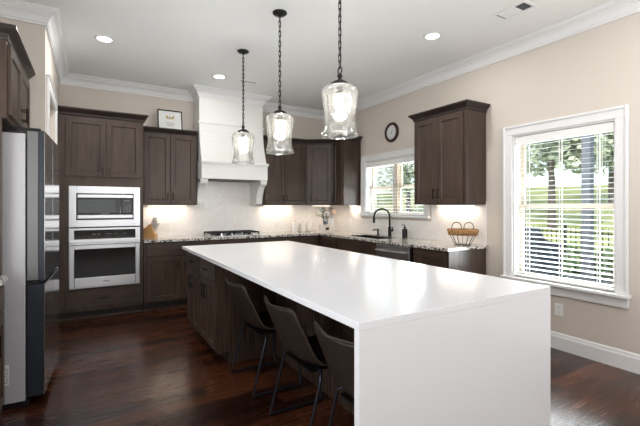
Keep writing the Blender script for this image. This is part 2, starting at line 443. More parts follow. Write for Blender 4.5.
# ------------------------------------------------------------------ cabinets
def pull(parent, c, length, vert=True, y=-.02, m=None):
    """square bar pull standing off a front whose face is at local y"""
    h = length / 2; st = .03; b = MB(); q_ = .0055
    x, z = c
    if vert:
        b.box(x - q_, x + q_, y - st - .01, y - st, z - h, z + h)
        for s_ in (-1, 1): b.box(x - .004, x + .004, y - st, y, z + s_ * (h - .018) - .004, z + s_ * (h - .018) + .004)
    else:
        b.box(x - h, x + h, y - st - .01, y - st, z - q_, z + q_)
        for s_ in (-1, 1): b.box(x + s_ * (h - .018) - .004, x + s_ * (h - .018) + .004, y - st, y, z - .004, z + .004)
    return b.build('handle', m or M['bronze'], parent, bevel=.0015)

CRC = [(0, 0), (.006, 0), (.010, .012), (.010, .022), (.018, .034), (.034, .05), (.046, .062), (.05, .068), (.055, .07), (.055, .085), (0, .085)]
def cabinet(name, label, loc, rz, w_, d, z0, z1, fronts, group=None, crown=None, cd=None, toe=0, skirt=False, cat='cabinet', extra=None, ends=(1, 1)):
    """front faces local -Y; carcass x 0..w_, y 0..d; fronts sit proud by 19 mm
       fronts: ('door'|'drawer', x0, x1, za, zb, (handle x, handle z, length, vertical))"""
    r = thing(name, label, cat, loc, rz, group)
    d -= .014
    b = MB()
    if toe:
        b.box(0, w_, 0, d, z0 + toe, z1)
    else: b.box(0, w_, 0, d, z0, z1)
    b.build('carcass', M['cab'], r, bevel=.0015)
    if toe:
        MB().box(.0, w_, .075, d, z0, z0 + toe).build('toe_kick', M['toe'], r)
    if skirt:
        MB().prism([(.075, z0), (.06, z0), (.061, z0 + .012), (.068, z0 + .02), (.075, z0 + .021)], 'x', 0, w_).build('shoe_moulding', M['cabh'], r)
    for kind, a, c, za, zb, hd in fronts:
        fb = MB()
        if kind == 'door': fb.panel(a, c, za, zb, -.02)
        else: fb.box(a, c, -.02, 0, za, zb)
        f = fb.build(kind, M['cab'] if kind == 'door' else M['cabh'], r, bevel=0 if kind == 'door' else .002)
        if hd:
            hs = hd if isinstance(hd, list) else [hd]
            for h_ in hs: pull(f, h_[:2], h_[2], h_[3])
    if crown is not None:
        cr = MB(); e0, e1 = ends
        pts = ([(0, d)] if e0 else []) + [(0, 0), (w_, 0)] + ([(w_, d)] if e1 else [])
        cr.sweep(pts, [(o_, crown + z_) for o_, z_ in CRC])
        cr.box(0, w_, 0, d, crown + .07, crown + .0845)
        cr.build('crown_moulding', M['crown'], r)
    return r
R0, RR, RL = 0, -PI / 2, PI / 2           # facing -Y, -X and +X
G = .003
UB, UT = 1.365, 2.40                       # wall cabinets: bottom and box top
def doors2(w_, za, zb, mid=None, hz=None, ln=.1, lm=.03, rm=.03):
    mid = mid or w_ / 2; hz = hz or za + .1
    return [('door', lm, mid - .002, za, zb, (mid - .035, hz, ln, True)), ('door', mid + .002, w_ - rm, za, zb, (mid + .035, hz, ln, True))]

# tall oven cabinet
OY = 5.375; OX0, OX1 = -.325, .588; ow = OX1 - OX0
oven_cab = cabinet('oven_cabinet', 'tall dark brown cabinet holding the microwave and wall oven', (OX0, OY, 0), R0, ow, YB - OY, 0, 2.41,
    [('door', .085, .495, 1.70, 2.385, (.46, 1.77, .1, True)), ('door', .499, ow - .03, 1.70, 2.385, (.535, 1.77, .1, True)),
     ('drawer', .085, ow - .025, .145, .355, (.49, .25, .12, False))], toe=.1, skirt=True, crown=2.415, ends=(0, 1))
# microwave (built-in with trim kit): front coordinates in world, facing -Y
FY = OY - .001
mw = thing('microwave', 'stainless built-in microwave with trim frame, above the wall oven', 'microwave', (.17, FY, 1.1))
def ring(b, x0, x1, z0, z1, y0, y1, tx, tz0, tz1):
    b.box(x0, x0 + tx, y0, y1, z0, z1).box(x1 - tx, x1, y0, y1, z0, z1).box(x0 + tx, x1 - tx, y0, y1, z0, z0 + tz0).box(x0 + tx, x1 - tx, y0, y1, z1 - tz1, z1); return b
ring(MB(), -.378, .378, 0, .485, -.024, 0, .075, .085, .085).build('trim_frame', M['steel'], mw, bevel=.003)
MB().box(-.302, .302, -.006, 0, .086, .399).build('body', M['black'], mw)
MB().box(-.295, .16, -.034, -.006, .155, .34).build('door', M['blackglass'], mw, bevel=.003)
MB().box(-.285, .10, -.036, -.034, .17, .325).build('door_window', M['mwglass'], mw, bevel=.002)
cp = MB().box(.163, .295, -.034, -.006, .155, .34).build('control_panel', M['blackglass'], mw, bevel=.003)
kp = MB()
for i in range(3):
    for j in range(4): kp.box(.19 + i * .03, .208 + i * .03, -.0355, -.034, .175 + j * .028, .19 + j * .028)
kp.box(.195, .265, -.0355, -.034, .305, .322); kp.build('keypad', M['grey_mark'], cp)
MB().box(-.293, .293, -.046, -.006, .343, .388).build('upper_bar', M['steel'], mw, bevel=.008)
MB().box(-.293, .293, -.046, -.006, .097, .145).build('lower_bar', M['steel'], mw, bevel=.008)
MB().box(-.05, .04, -.0362, -.0345, .158, .167).build('badge', M['grey_mark'], mw)

ov = thing('wall_oven', 'stainless wall oven with black glass door, below the microwave', 'oven', (.17, FY, .375))
MB().box(-.378, .378, -.02, 0, 0, .712).build('frame', M['steel'], ov, bevel=.003)
c_ = MB().box(-.325, .325, -.03, -.02, .58, .69).build('control_panel', M['blackglass'], ov, bevel=.003)
for x in (-.14, -.09, .0, .02, .09, .19): MB().box(x, x + .035 if x != 0 else .015, -.031, -.03, .635, .642).build('display_mark', M['grey_mark'], c_)
dr_ = MB(); ring(dr_, -.372, .372, .02, .565, -.055, -.02, .05, .11, .1); dr_ = dr_.build('door', M['steel'], ov, bevel=.004)
MB().box(-.322, .322, -.05, -.02, .13, .465).build('door_window', M['blackglass'], dr_)
hb = MB().tube([(-.36, -.105, .53), (.36, -.105, .53)], .013, 14)
for s_ in (-1, 1): hb.box(s_ * .32 - .012, s_ * .32 + .012, -.1, -.055, .518, .542)
hb.build('handle', M['steel'], dr_, smooth=False, bevel=.002)
MB().box(-.03, .04, -.0562, -.055, .07, .08).build('badge', M['grey_mark'], dr_)

# wall cabinets along the back wall
WY = 5.64; wd = YB - WY
cabinet('wall_cabinet', 'dark two-door wall cabinet between the oven tower and the white hood', (.592, WY, 0), R0, 1.318 - .592, wd, UB, 2.36,
        doors2(1.318 - .592, UB + .012, 2.335, ln=.1), crown=2.325, ends=(0, 0))
cabinet('wall_cabinet', 'dark two-door wall cabinet just right of the white hood', (2.326, WY, 0), R0, 3.10 - 2.326, wd, UB, UT - .02,
        doors2(3.10 - 2.326, UB + .012, UT - .045, mid=.37), crown=UT - .035, ends=(0, 0))
# diagonal corner cabinet
def diag():
    r = thing('corner_wall_cabinet', 'dark diagonal single-door wall cabinet in the far right corner', 'cabinet', (3.102, WY, 0))
    ax, ay = 3.452 - 3.102, 5.36 - WY
    L_ = math.hypot(ax, ay); an = math.atan2(ay, ax)
    MB().prism([(0, 0), (ax, ay), (XR - 3.102, ay), (XR - 3.102, YB - WY), (0, YB - WY)], 'z', UB, UT - .02).build('carcass', M['cab'], r)
    rot = Matrix.Rotation(an, 4, 'Z')
    d = MB().panel(.03, L_ - .03, UB + .012, UT - .045, -.02).xf(rot).build('door', M['cab'], r)
    h = pull(d, (.075, UB + .11), .1); h.data.transform(rot)
    MB().sweep([(0, 0), (ax, ay)], [(o_, UT - .035 + z_) for o_, z_ in CRC]).prism([(0, 0), (ax, ay), (XR - 3.102, ay), (XR - 3.102, YB - WY), (0, YB - WY)], 'z', UT + .035, UT + .0495).build('crown_moulding', M['crown'], r)
diag()
RX = 3.452
cabinet('wall_cabinet', 'narrow dark one-door wall cabinet between the corner and the sink window', (RX, 5.358, 0), RR, 5.358 - 5.06, XR - RX, UB, UT,
        [('door', .02, 5.358 - 5.06 - .02, UB + .012, UT - .025, (.055, UB + .11, .1, True))], crown=UT - .012, ends=(0, 1))
cabinet('wall_cabinet', 'dark two-door wall cabinet standing alone between the two windows', (RX, 3.51, 0), RR, 3.51 - 2.745, XR - RX, UB, UT,
        doors2(3.51 - 2.745, UB + .012, UT - .03, ln=.12, hz=UB + .125), crown=UT - .015)

# base cabinets
BY = 5.365; BX = 3.185; bt = CT - .031
w_ = 1.37 - .594
cabinet('base_cabinet', 'dark base cabinet with drawer and two doors beside the oven tower', (.594, BY, 0), R0, w_, YB - BY, 0, bt,
        [('drawer', .03, w_ - .02, .70, .855, (w_ / 2 + .06, .775, .12, False)), ('door', .03, w_ / 2 + .06, .125, .69, (w_ / 2 + .02, .58, .12, True)), ('door', w_ / 2 + .064, w_ - .02, .125, .69, (w_ / 2 + .1, .58, .12, True))], toe=.1, skirt=True)
w_ = 2.24 - 1.372
cabinet('base_cabinet', 'dark base cabinet under the gas cooktop', (1.372, BY, 0), R0, w_, YB - BY, 0, bt,
        [('drawer', .02, w_ - .02, .70, .855, None)] + doors2(w_, .125, .69, hz=.58, ln=.12, lm=.02, rm=.02), toe=.1, skirt=True)
w_ = 3.18 - 2.242
cabinet('base_cabinet', 'dark base cabinet right of the cooktop running into the corner', (2.242, BY, 0), R0, w_, YB - BY, 0, bt,
        [('drawer', .02, w_ - .04, .70, .855, (w_ / 2, .775, .12, False))] + doors2(w_, .125, .69, hz=.58, ln=.12, lm=.02, rm=.04), toe=.1, skirt=True)
w_ = YB - .02 - 4.83
cabinet('corner_base_cabinet', 'dark blind corner base cabinet left of the sink', (BX, YB - .02, 0), RR, w_, XR - BX, 0, bt,
        [('drawer', .66, w_ - .02, .70, .855, (.9, .775, .1, False)), ('door', .66, w_ - .02, .125, .69, (.72, .58, .12, True))], toe=.1)
w_ = 4.828 - 3.895
cabinet('sink_base_cabinet', 'dark base cabinet under the black faucet and sink', (BX, 4.828, 0), RR, w_, XR - BX, 0, .70,
        doors2(w_, .125, .69, hz=.58, ln=.12, lm=.02, rm=.02), toe=.1)
MB().box(BX - .02, BX, 3.897, 4.826, .70, .87).build('sink_apron_panel', M['cabh'], None)
tag(bpy.data.objects['sink_apron_panel'], 'dark blank front panel directly in front of the sink', 'panel')
w_ = 3.255 - 2.745
cabinet('base_cabinet', 'dark end base cabinet with top drawer right of the dishwasher', (BX, 3.255, 0), RR, w_, XR - BX, 0, bt,
        [('drawer', .02, w_ - .035, .70, .862, (w_ / 2 - .01, .79, .11, False)), ('door', .02, w_ - .035, .125, .69, (.07, .58, .12, True))], toe=.1)
dw = thing('dishwasher', 'stainless dishwasher with bar handle under the granite near the sink', 'dishwasher', (BX, 3.892, 0), RR)
MB().box(0, .634, .0, .6, .1, bt).build('body', M['black'], dw)
f = MB().box(.003, .60, -.028, 0, .12, .868).build('door', M['steel'], dw, bevel=.003)
hb = MB().tube([(.05, -.075, .80), (.555, -.075, .80)], .011, 12)
for x in (.08, .525): hb.box(x - .01, x + .01, -.07, -.028, .792, .808)
hb.build('handle', M['steel'], f)
MB().box(.602, .631, -.024, 0, .12, .868).build('side_filler', M['black'], dw)
MB().box(0, .634, .06, .6, 0, .1).build('toe_kick', M['toe'], dw)
MB().box(.05, .14, -.029, -.028, .845, .852).build('badge', M['grey_mark'], f)

# granite worktop (one L-shaped slab with a sink cut-out)
SX0, SX1, SY0, SY1 = 3.265, 3.63, 3.98, 4.72
g = MB(); z0, z1 = CT - .03, CT
g.box(.594, XR - .011, 5.325, YB - .011, z0, z1)
g.box(3.145, XR - .011, 2.72, SY0, z0, z1).box(3.145, XR - .011, SY1, 5.325, z0, z1)
g.box(3.145, SX0, SY0, SY1, z0, z1).box(SX1, XR - .011, SY0, SY1, z0, z1)
bmesh.ops.remove_doubles(g.bm, verts=g.bm.verts, dist=.0005)
tag(g.build('granite_countertop', M['granite']), 'black and white speckled granite worktop along the back and right walls', 'countertop')

sk = thing('sink', 'undermount sink set into the granite below the black faucet', 'sink', ((SX0 + SX1) / 2, (SY0 + SY1) / 2, CT - .03))
hx, hy = (SX1 - SX0) / 2, (SY1 - SY0) / 2
b = MB(); tt = .012
b.box(-hx + .001, -hx + tt, -hy + .001, hy - .001, -.17, 0.025).box(hx - tt, hx - .001, -hy + .001, hy - .001, -.17, 0.025)
b.box(-hx + tt, hx - tt, -hy + .001, -hy + tt, -.17, 0.025).box(-hx + tt, hx - tt, hy - tt, hy - .001, -.17, 0.025)
b.box(-hx + tt, hx - tt, -hy + tt, hy - tt, -.17, -.16)
b.build('basin', mat('dark_sink', srgb(40, 38, 38), .35, .5), sk)
MB().lathe([(.03, -.16), (.04, -.156), (.035, -.152)], 20, (.05, 0, 0)).build('drain', M['chrome'], sk, smooth=True)

fa = thing('faucet', 'tall black gooseneck faucet at the sink', 'faucet', (3.69, 4.24, CT))
pts = [(0, 0, .045), (0, 0, .29)] + [(-.105 + .105 * math.cos(a), .045 - .045 * math.cos(a), .29 + .105 * math.sin(a)) for a in [PI * k / 14 for k in range(1, 14)]] + [(-.21, .09, .29)]
MB().tube(pts, .0135, 14).build('spout', M['black'], fa, smooth=True)
MB().tube([(-.21, .09, .295), (-.212, .091, .27), (-.214, .092, .195)], [.014, .0175, .0165], 14).build('spray_head', M['black'], fa, smooth=True)
MB().lathe([(.03, 0), (.03, .008), (.024, .012), (.024, .13), (.018, .14)], 20).build('base', M['black'], fa, smooth=False, bevel=.001)
MB().tube([(.0, -.02, .085), (.0, -.07, .09)], [.016, .013], 12).tube([(0, -.06, .09), (-.01, -.068, .14)], .007, 8).build('lever', M['black'], fa, smooth=True)

sd = thing('soap_dispenser_pump', 'small black deck-mounted soap pump left of the faucet', 'soap pump', (3.69, 4.50, CT))
MB().lathe([(.022, 0), (.022, .01), (.013, .014), (.013, .07), (.017, .072), (.017, .09), (.008, .095)], 16).build('body', M['black'], sd)
MB().tube([(0, 0, .083), (-.075, .02, .083), (-.082, .022, .07)], .008, 10).build('spout', M['black'], sd, smooth=True)

sb = thing('soap_bottle', 'black pump soap bottle standing right of the faucet', 'bottle', (3.655, 3.895, CT))
MB().lathe([(.032, 0), (.036, .004), (.036, .115), (.03, .126), (.014, .13), (.014, .14)], 24).build('body', M['black'], sb, bevel=.001)
MB().lathe([(.013, .14), (.016, .142), (.016, .158), (.005, .16), (.005, .178)], 14).tube([(.0, 0, .178), (-.04, .012, .18), (-.045, .013, .172)], .006, 8).build('pump', M['black'], sb)

# ------------------------------------------------------------------ range hood
hd = thing('range_hood', 'tall white mantel range hood with corbels over the cooktop', 'range hood', (1.83, YB, 0))
MB().box(HX0 - 1.83, HX1 - 1.83, HY - YB, -.001, 2.55, ZC - .001).build('chase', M['hood'], hd)
hw = .5
st = MB()
prof = [(-.001, 2.55), (-.335, 2.55)]
for k in range(9):
    t = k / 8; prof.append((-.335 - .155 * t ** 1.9, 2.55 - .585 * t))
prof += [(-.001, 1.965)]
st.prism(prof, 'x', HX0 - 1.83, HX1 - 1.83).build('canopy', M['hood'], hd)
TR = [(0, -.018), (.012, -.018), (.016, -.008), (.02, 0), (.02, .012), (0, .012)]
MB().sweep(list([(HX0 - 1.83, 0), (HX0 - 1.83, HY - YB), (HX1 - 1.83, HY - YB), (HX1 - 1.83, 0)]), [(o_, 2.55 + z_) for o_, z_ in TR]).build('upper_trim', M['hood'], hd)
MB().box(-.497, .485, -.52, -.001, 1.735, 1.962).build('mantel_band', M['hood'], hd, bevel=.003)
LG = [(0, -.03), (.008, -.03), (.012, -.015), (.022, -.004), (.026, 0), (.026, .02), (0, .02)]
MB().box(-.508, .496, -.55, -.001, 1.955, 1.985).box(-.502, .490, -.533, -.001, 1.938, 1.956).build('mantel_ledge', M['hood'], hd, bevel=.004)
MB().box(-.36, .36, -.47, -.06, 1.722, 1.736).build('vent_insert', mat('vent_steel', srgb(70, 68, 66), .4, .7), hd)
for s_ in (0, 1):
    x0, x1 = (-.504, -.405) if s_ == 0 else (.392, .49)
    pr = [(-.012, 1.372), (-.29, 1.372), (-.295, 1.385), (-.30, 1.42)]
    for k in range(11):
        t = k / 10; pr.append((-.30 - .165 * (1 - math.cos(t * PI / 2)) ** 1.0 - .02 * math.sin(t * PI), 1.45 + .215 * math.sin(t * PI / 2)))
    pr += [(-.475, 1.675), (-.475, 1.735), (-.012, 1.735)]
    cb = MB().prism(pr, 'x', x0, x1).build('corbel', M['hood'], hd, bevel=.002)
    MB().box(x0 - .006 if s_ else x0, x1 if s_ else x1 + .006, -.487, -.012, 1.69, 1.7345).build('corbel_cap', M['hood'], cb, bevel=.004)

# cooktop
ck = thing('gas_cooktop', 'stainless gas cooktop with black grates below the white hood', 'cooktop', (1.835, 5.63, CT))
ck.scale = (.93, 1, 1)
MB().box(-.40, .40, -.25, .25, .0, .012).build('tray', M['steel'], ck, bevel=.004)
for sx in (-1, 0, 1):
    gr = MB(); cx = sx * .262
    for x in (-.12, .12): gr.box(cx + x - .007, cx + x + .007, -.165, .235, .038, .056)
    for y in (-.16, -.06, .035, .13, .23): gr.box(cx - .127, cx + .127, y - .007, y + .007, .038, .056)
    for x in (-.12, .12):
        for y in (-.16, .23): gr.box(cx + x - .008, cx + x + .008, y - .008, y + .008, .012, .04)
    gr.build('grate', M['castiron'], ck, bevel=.002)
for x, y, r in ((-.26, -.06, .04), (-.26, .14, .035), (0, .035, .052), (.26, -.06, .035), (.26, .14, .045)):
    MB().lathe([(r, .012), (r, .024), (r * .8, .03), (r * .75, .034)], 20, (x, y, 0)).build('burner', M['castiron'], ck)
for x in (-.24, -.08, .08, .24):
    MB().lathe([(.021, .012), (.021, .018), (.017, .02), (.016, .046), (.012, .049)], 18, (x, -.21, 0)).build('knob', M['chrome'], ck, bevel=.001)

# ------------------------------------------------------------------ under-cabinet lights
def ucl(label, x0, x1, y0, y1, power):
    cx, cy = (x0 + x1) / 2, (y0 + y1) / 2
    r = thing('under_cabinet_light', label, 'light', (cx, cy, UB - .017), 0, 'under-cabinet lights')
    hx_, hy_ = (x1 - x0) / 2, (y1 - y0) / 2
    MB().box(-hx_, hx_, -hy_, hy_, .005, .0165).build('housing', M['white_plastic'], r)
    MB().box(-hx_ + .004, hx_ - .004, -hy_ + .004, hy_ - .004, .002, .005).build('lens', M['strip'], r)
    lo = light('strip_light', 'AREA', (cx, cy, UB - .02), (0, 0, 0), power, (1, .83, .66), shape='RECTANGLE', size=max(.02, x1 - x0), size_y=max(.02, y1 - y0))
ucl('lit strip under the wall cabinet beside the oven tower', .70, 1.22, 5.84, 5.87, 1.5)
ucl('lit strip under the wall cabinet right of the hood', 2.42, 2.95, 5.84, 5.87, 1.5)
ucl('lit strip under the diagonal corner cabinet', 3.2, 3.55, 5.60, 5.63, 1.1)
ucl('lit strip under the narrow cabinet by the sink window', 3.72, 3.75, 5.10, 5.30, .7)
ucl('lit strip under the wall cabinet between the windows', 3.72, 3.75, 2.85, 3.40, 1.5)

# ------------------------------------------------------------------ island
IX0, IX1, IY0, IY1 = .862, 2.148, 1.16, 4.37
isl = thing('island_countertop', 'long glossy white quartz island top with a waterfall end facing the camera', 'countertop', (IX0, IY0, 0))
MB().box(0, IX1 - IX0, .0, IY1 - IY0, CT - .03, CT).build('slab', M['quartz'], isl, bevel=.0015)
MB().box(0, IX1 - IX0, .0, .032, 0, CT - .0302).build('waterfall_end', M['quartz'], isl, bevel=.001)
CX, CY0, CY1 = .925, 3.235, 4.335
cw = CY1 - CY0
ic = thing('island_cabinet', 'dark island cabinet with two drawers, four doors and a grooved end panel', 'cabinet', (CX, CY1, 0), RR)
cdp = 2.10 - CX; zt = CT - .031
MB().box(0, cw - .012, 0, cdp, .1, zt).build('carcass', M['cab'], ic, bevel=.0015)
MB().box(0.01, cw - .012, .1, cdp, 0, .1).build('toe_kick', M['toe'], ic)
def fluted(a, b, flat, horizontal_axis, z0, z1, pitch=.042, dep=.006, thick=.012):
    """outline of a beadboard sheet in plan: list of (along, out)"""
    pts = [(a, 0)]; n = max(1, round((b - a) / pitch)); p = (b - a) / n
    pts.append((a, thick))
    for i in range(n):
        u = a + i * p
        if i: pts += [(u - .005, thick), (u - .002, thick - dep), (u + .002, thick - dep), (u + .005, thick)]
    pts += [(b, thick), (b, 0)]
    return pts
# end panel facing the stools: local x = cw side; sheet in plan (y along, x out)
fl = fluted(0, cdp, 0, 'y', .1, zt)
MB().prism([(cw - .012 + o_, a_) for a_, o_ in fl], 'z', .1, zt).build('grooved_end_panel', M['cab'], ic)
MB().box(cw - .012, cw, .1, cdp, 0, .1).build('plinth', M['cab'], ic)
hwid = cw / 2
for i in range(2):
    a = i * hwid
    d = MB().box(a + .02, a + hwid - .02, -.02, 0, .70, .86).build('drawer', M['cabh'], ic, bevel=.002)
    pull(d, (a + hwid / 2, .785), .12, False, m=M['black'])
    mid = a + hwid / 2
    for x0, x1, hx_ in ((a + .02, mid - .002, mid - .035), (mid + .002, a + hwid - .02, mid + .035)):
        d = MB().panel(x0, x1, .125, .688, -.02, rail=.05).build('door', M['cab'], ic)
        pull(d, (hx_, .59), .13, m=M['black'])
# knee wall behind the stools
kw = thing('island_knee_wall', 'dark grooved panel wall under the island behind the chairs', 'panel', (1.46, 1.2, 0))
MB().box(.012, .64, 0, 2.03, 0, zt).build('core', M['cab'], kw)
fl = fluted(0, 2.03, 0, 'x', 0, zt)
MB().prism([(.012 - o_, a_) for a_, o_ in fl], 'z', 0, zt).build('grooved_face', M['cab'], kw)

# ------------------------------------------------------------------ chairs
def leather():
    m = mat('dark_brown_leather', srgb(56, 45, 37), .5)
    v = coords(m); n = noise(m, v, 9, 4); L(m, ramp(m, n, [(.3, srgb(31, 24, 19)), (.7, srgb(45, 35, 28))]), BS(m).inputs['Base Color'])
    bump(m, noise(m, v, 260, 2), .15, .0006); return m
M['leather'] = leather()
M['legmetal'] = mat('black_chair_metal', srgb(62, 66, 76), .3, .8)
M['thread'] = mat('seam_piping', srgb(62, 51, 42), .6)
def chair(y, label):
    r = thing('bar_chair', label, 'chair', (.94, y, 0), 0, 'chairs under the island')
    prof = [(-.008, .788, .185), (-.002, .774, .205), (.028, .70, .215), (.06, .635, .222), (.092, .56, .226), (.122, .505, .23), (.16, .47, .232), (.215, .456, .232), (.29, .456, .228), (.36, .462, .222), (.415, .462, .205), (.43, .452, .18)]
    b = MB(); rows = []; n = 9
    for i, (x, z, hw_) in enumerate(prof):
        t = i / (len(prof) - 1); row = []
        for k in range(n):
            u = -1 + 2 * k / (n - 1); c_ = 1 - abs(u) ** 2.2
            back = max(0, 1 - t * 1.9); mid_ = math.exp(-((t - .45) / .25) ** 2)
            row.append(b.bm.verts.new((x - .035 * c_ * back - .03 * mid_ * c_, u * hw_, z - .03 * c_ * min(1, t * 1.6) - .012 * c_ * back)))
        rows.append(row)
    for A, B in zip(rows, rows[1:]):
        for k in range(n - 1): b.bm.faces.new((A[k], A[k + 1], B[k + 1], B[k]))
    b.build('seat_shell', M['leather'], r, smooth=True, solid=.022, sub=2)
    # piping along the shell's edge
    edge = [(x, -h_, z) for x, z, h_ in prof] + [(prof[-1][0] + .004, 0, prof[-1][1] - .03)] + [(x, h_, z) for x, z, h_ in reversed(prof)] + [(prof[0][0] - .045, 0, prof[0][1] - .012)]
    MB().tube(edge, .006, 8, closed=True).build('edge_piping', M['thread'], r, smooth=True)
    for s_ in (-1, 1):
        yy = s_ * .235; yi = s_ * .15
        pts = [(.19, yi, .418), (.165, s_ * .205, .418), (.15, s_ * .225, .405), (.145, s_ * .23, .38), (.05, yy, .03), (.047, yy, .014), (.062, yy, .0095), (.40, yy, .0095), (.425, yy, .014), (.428, yy, .03), (.385, s_ * .225, .38), (.378, s_ * .215, .41), (.36, yi, .42)]
        MB().tube(pts, .009, 10).build('sled_leg', M['legmetal'], r, smooth=True)
    MB().box(.12, .37, -.16, .16, .405, .417).build('seat_frame', M['black'], r)
    MB().tube([(.11, -.215, .21 + .0), (.11, .215, .21)], .006, 8).build('stretcher', M['legmetal'], r, smooth=True)
    return r
def chair_cleanup(r):
    for c in list(r.children):
        if c.name.startswith('stretcher'): bpy.data.objects.remove(c)
c1 = chair(2.81, 'dark brown leather sled chair farthest from the camera, beside the island drawers'); chair_cleanup(c1)
dup(c1, (.952, 2.065, 0), label='middle of the three dark brown leather chairs tucked under the island')
dup(c1, (.95, 1.44, 0), label='dark brown leather chair nearest the camera, partly behind the white waterfall end')

# ------------------------------------------------------------------ refrigerator
fz = thing('refrigerator', 'large stainless refrigerator with grey side and dark door edges at the left', 'refrigerator', (-.263, 3.24, 0), RL - math.radians(2.7))
FW = .79
MB().box(.0, FW, .108, .80, .04, 1.838).build('body', M['fridge_side'], fz, bevel=.004)
MB().box(.02, FW - .02, .09, .75, 0.0, .04).build('base_grille', M['black'], fz)
M['doorcore'] = mat('grey_door_side', srgb(110, 110, 110), .4, .4)
for i, (a, b_) in enumerate(((0, FW / 2 - .003), (FW / 2 + .003, FW))):
    d = MB().box(a + .002, b_ - .002, .036, .1, .845, 1.858).build('upper_door', M['doorcore'], fz, bevel=.004)
    MB().box(a, b_, .003, .036, .84, 1.864).build('door_edge', M['slate'], d, bevel=.003)
    MB().box(a + .001, b_ - .001, 0, .003, .842, 1.862).build('door_face', M['fridge_face'], d, bevel=.001)
    d = MB().box(a, b_, .003, .1, .06, .815).build('lower_door', M['slate'], fz, bevel=.004)
    MB().box(a + .001, b_ - .001, 0, .003, .062, .812).build('door_face', M['fridge_face'], d, bevel=.001)
MB().box(0.01, FW - .01, .04, .108, .817, .84).build('middle_channel', M['black'], fz)
for x in (.04, FW - .09):
    MB().box(x, x + .05, .03, .20, 1.8645, 1.885).build('hinge_cover', M['black'], fz, bevel=.004)
sx = MB().box(-.0012, 0, .195, .225, .165, .30).build('rating_sticker', M['white_plastic'], fz)
sm = MB()
for k in range(7): sm.box(-.0016, -.0012, .2, .22 - .004 * (k % 3), .18 + k * .015, .185 + k * .015)
sm.build('sticker_print', M['grey_mark'], sx)

w_ = .975
cabinet('refrigerator_cabinet', 'dark two-door cabinet high above the refrigerator at upper left', (-.452, 3.115, 0), RL, w_, .632, 1.905, 2.41,
        [('door', .03, w_ / 2 - .002, 1.935, 2.38, (w_ / 2 - .035, 2.02, .11, True)), ('door', w_ / 2 + .002, w_ - .03, 1.935, 2.38, (w_ / 2 + .035, 2.02, .11, True))], crown=2.40, ends=(1, 0))
tag(MB().box(-1.085, -.475, 3.115, 3.14, .0, 1.904).build('refrigerator_end_panel', M['cab'], bevel=.001), 'tall dark wooden panel on the near side of the refrigerator', 'panel')
w_ = .86
cabinet('base_cabinet', 'dark base cabinet left of the refrigerator at the photo edge', (-.475, 2.25, 0), RL, w_, .60, 0, bt,
        [('drawer', .03, w_ - .03, .70, .855, (w_ / 2, .775, .12, False))] + doors2(w_, .125, .69, hz=.58, ln=.12), toe=.1)
tag(MB().box(-1.085, -.442, 2.24, 3.112, CT - .03, CT).build('granite_countertop', M['granite'], bevel=.002), 'short speckled granite worktop left of the refrigerator', 'countertop')

# ------------------------------------------------------------------ ceiling fittings
def downlight(x, y, label, power=8):
    r = thing('recessed_downlight', label, 'light', (x, y, ZC), 0, 'recessed ceiling lights')
    MB().lathe([(.062, -.004), (.066, -.012), (.088, -.006), (.09, -.0005), (.06, -.0005)], 32, cap=False).build('trim_ring', M['trim'], r, smooth=True)
    MB().lathe([(.064, -.003), (.064, -.008), (.03, -.009)], 32).build('lens', M['led'], r)
    light('downlight_lamp', 'AREA', (x, y, ZC - .014), (0, 0, 0), power, (1, .99, .975), shape='DISK', size=.13)
downlight(.13, 4.46, 'lit recessed ceiling light at left, above the oven tower aisle')
downlight(1.45, 4.99, 'lit recessed ceiling light in front of the white hood', 4)
downlight(2.92, 2.72, 'lit recessed ceiling light on the right, near the wall cabinet between windows')

downlight(.13, 2.35, 'unseen recessed ceiling light above the refrigerator aisle, above the photo edge', 9)  # unseen fixture, added for brightness and the sheen on the oven cabinet
downlight(1.75, 1.75, 'added unseen recessed ceiling light above the near end of the island, above the photo edge', 1.5)  # unseen fixture added to even out the brightness
downlight(3.05, 1.15, 'added unseen recessed ceiling light near the tall window, above the photo edge', 3)  # another out-of-view fixture added to lift the overall light level

def vent(cx, cy, w_, l_, label):
    r = thing('ceiling_vent', label, 'vent', (cx, cy, ZC))
    f = MB(); ring_ = [(-w_, -l_), (w_, -l_), (w_, l_), (-w_, l_)]
    f.box(-w_, w_, -l_, -l_ + .02, -.009, 0).box(-w_, w_, l_ - .02, l_, -.009, 0).box(-w_, -w_ + .02, -l_ + .02, l_ - .02, -.009, 0).box(w_ - .02, w_, -l_ + .02, l_ - .02, -.009, 0)
    f.build('frame', M['trim'], r, bevel=.002)
    s_ = MB(); n = int((2 * l_ - .05) / .016)
    for i in range(n):
        y = -l_ + .028 + i * .016
        if i < n * .3: continue                      # the dark open end of the register
        s_.prism([(y, -.001), (y + .011, -.0075), (y + .0125, -.0065), (y + .0015, 0)], 'x', -w_ + .02, w_ - .02)
    s_.build('louvres', M['trim'], r)
    MB().box(-w_ + .02, w_ - .02, -l_ + .02, l_ - .02, -.0012, -.0002).build('duct_opening', mat('duct_metal', srgb(78, 80, 84), .8), r)
vent(3.15, 2.01, .085, .15, 'white rectangular ceiling vent near the right wall')
vent(1.85, 5.02, .13, .06, 'white ceiling vent in front of the hood')

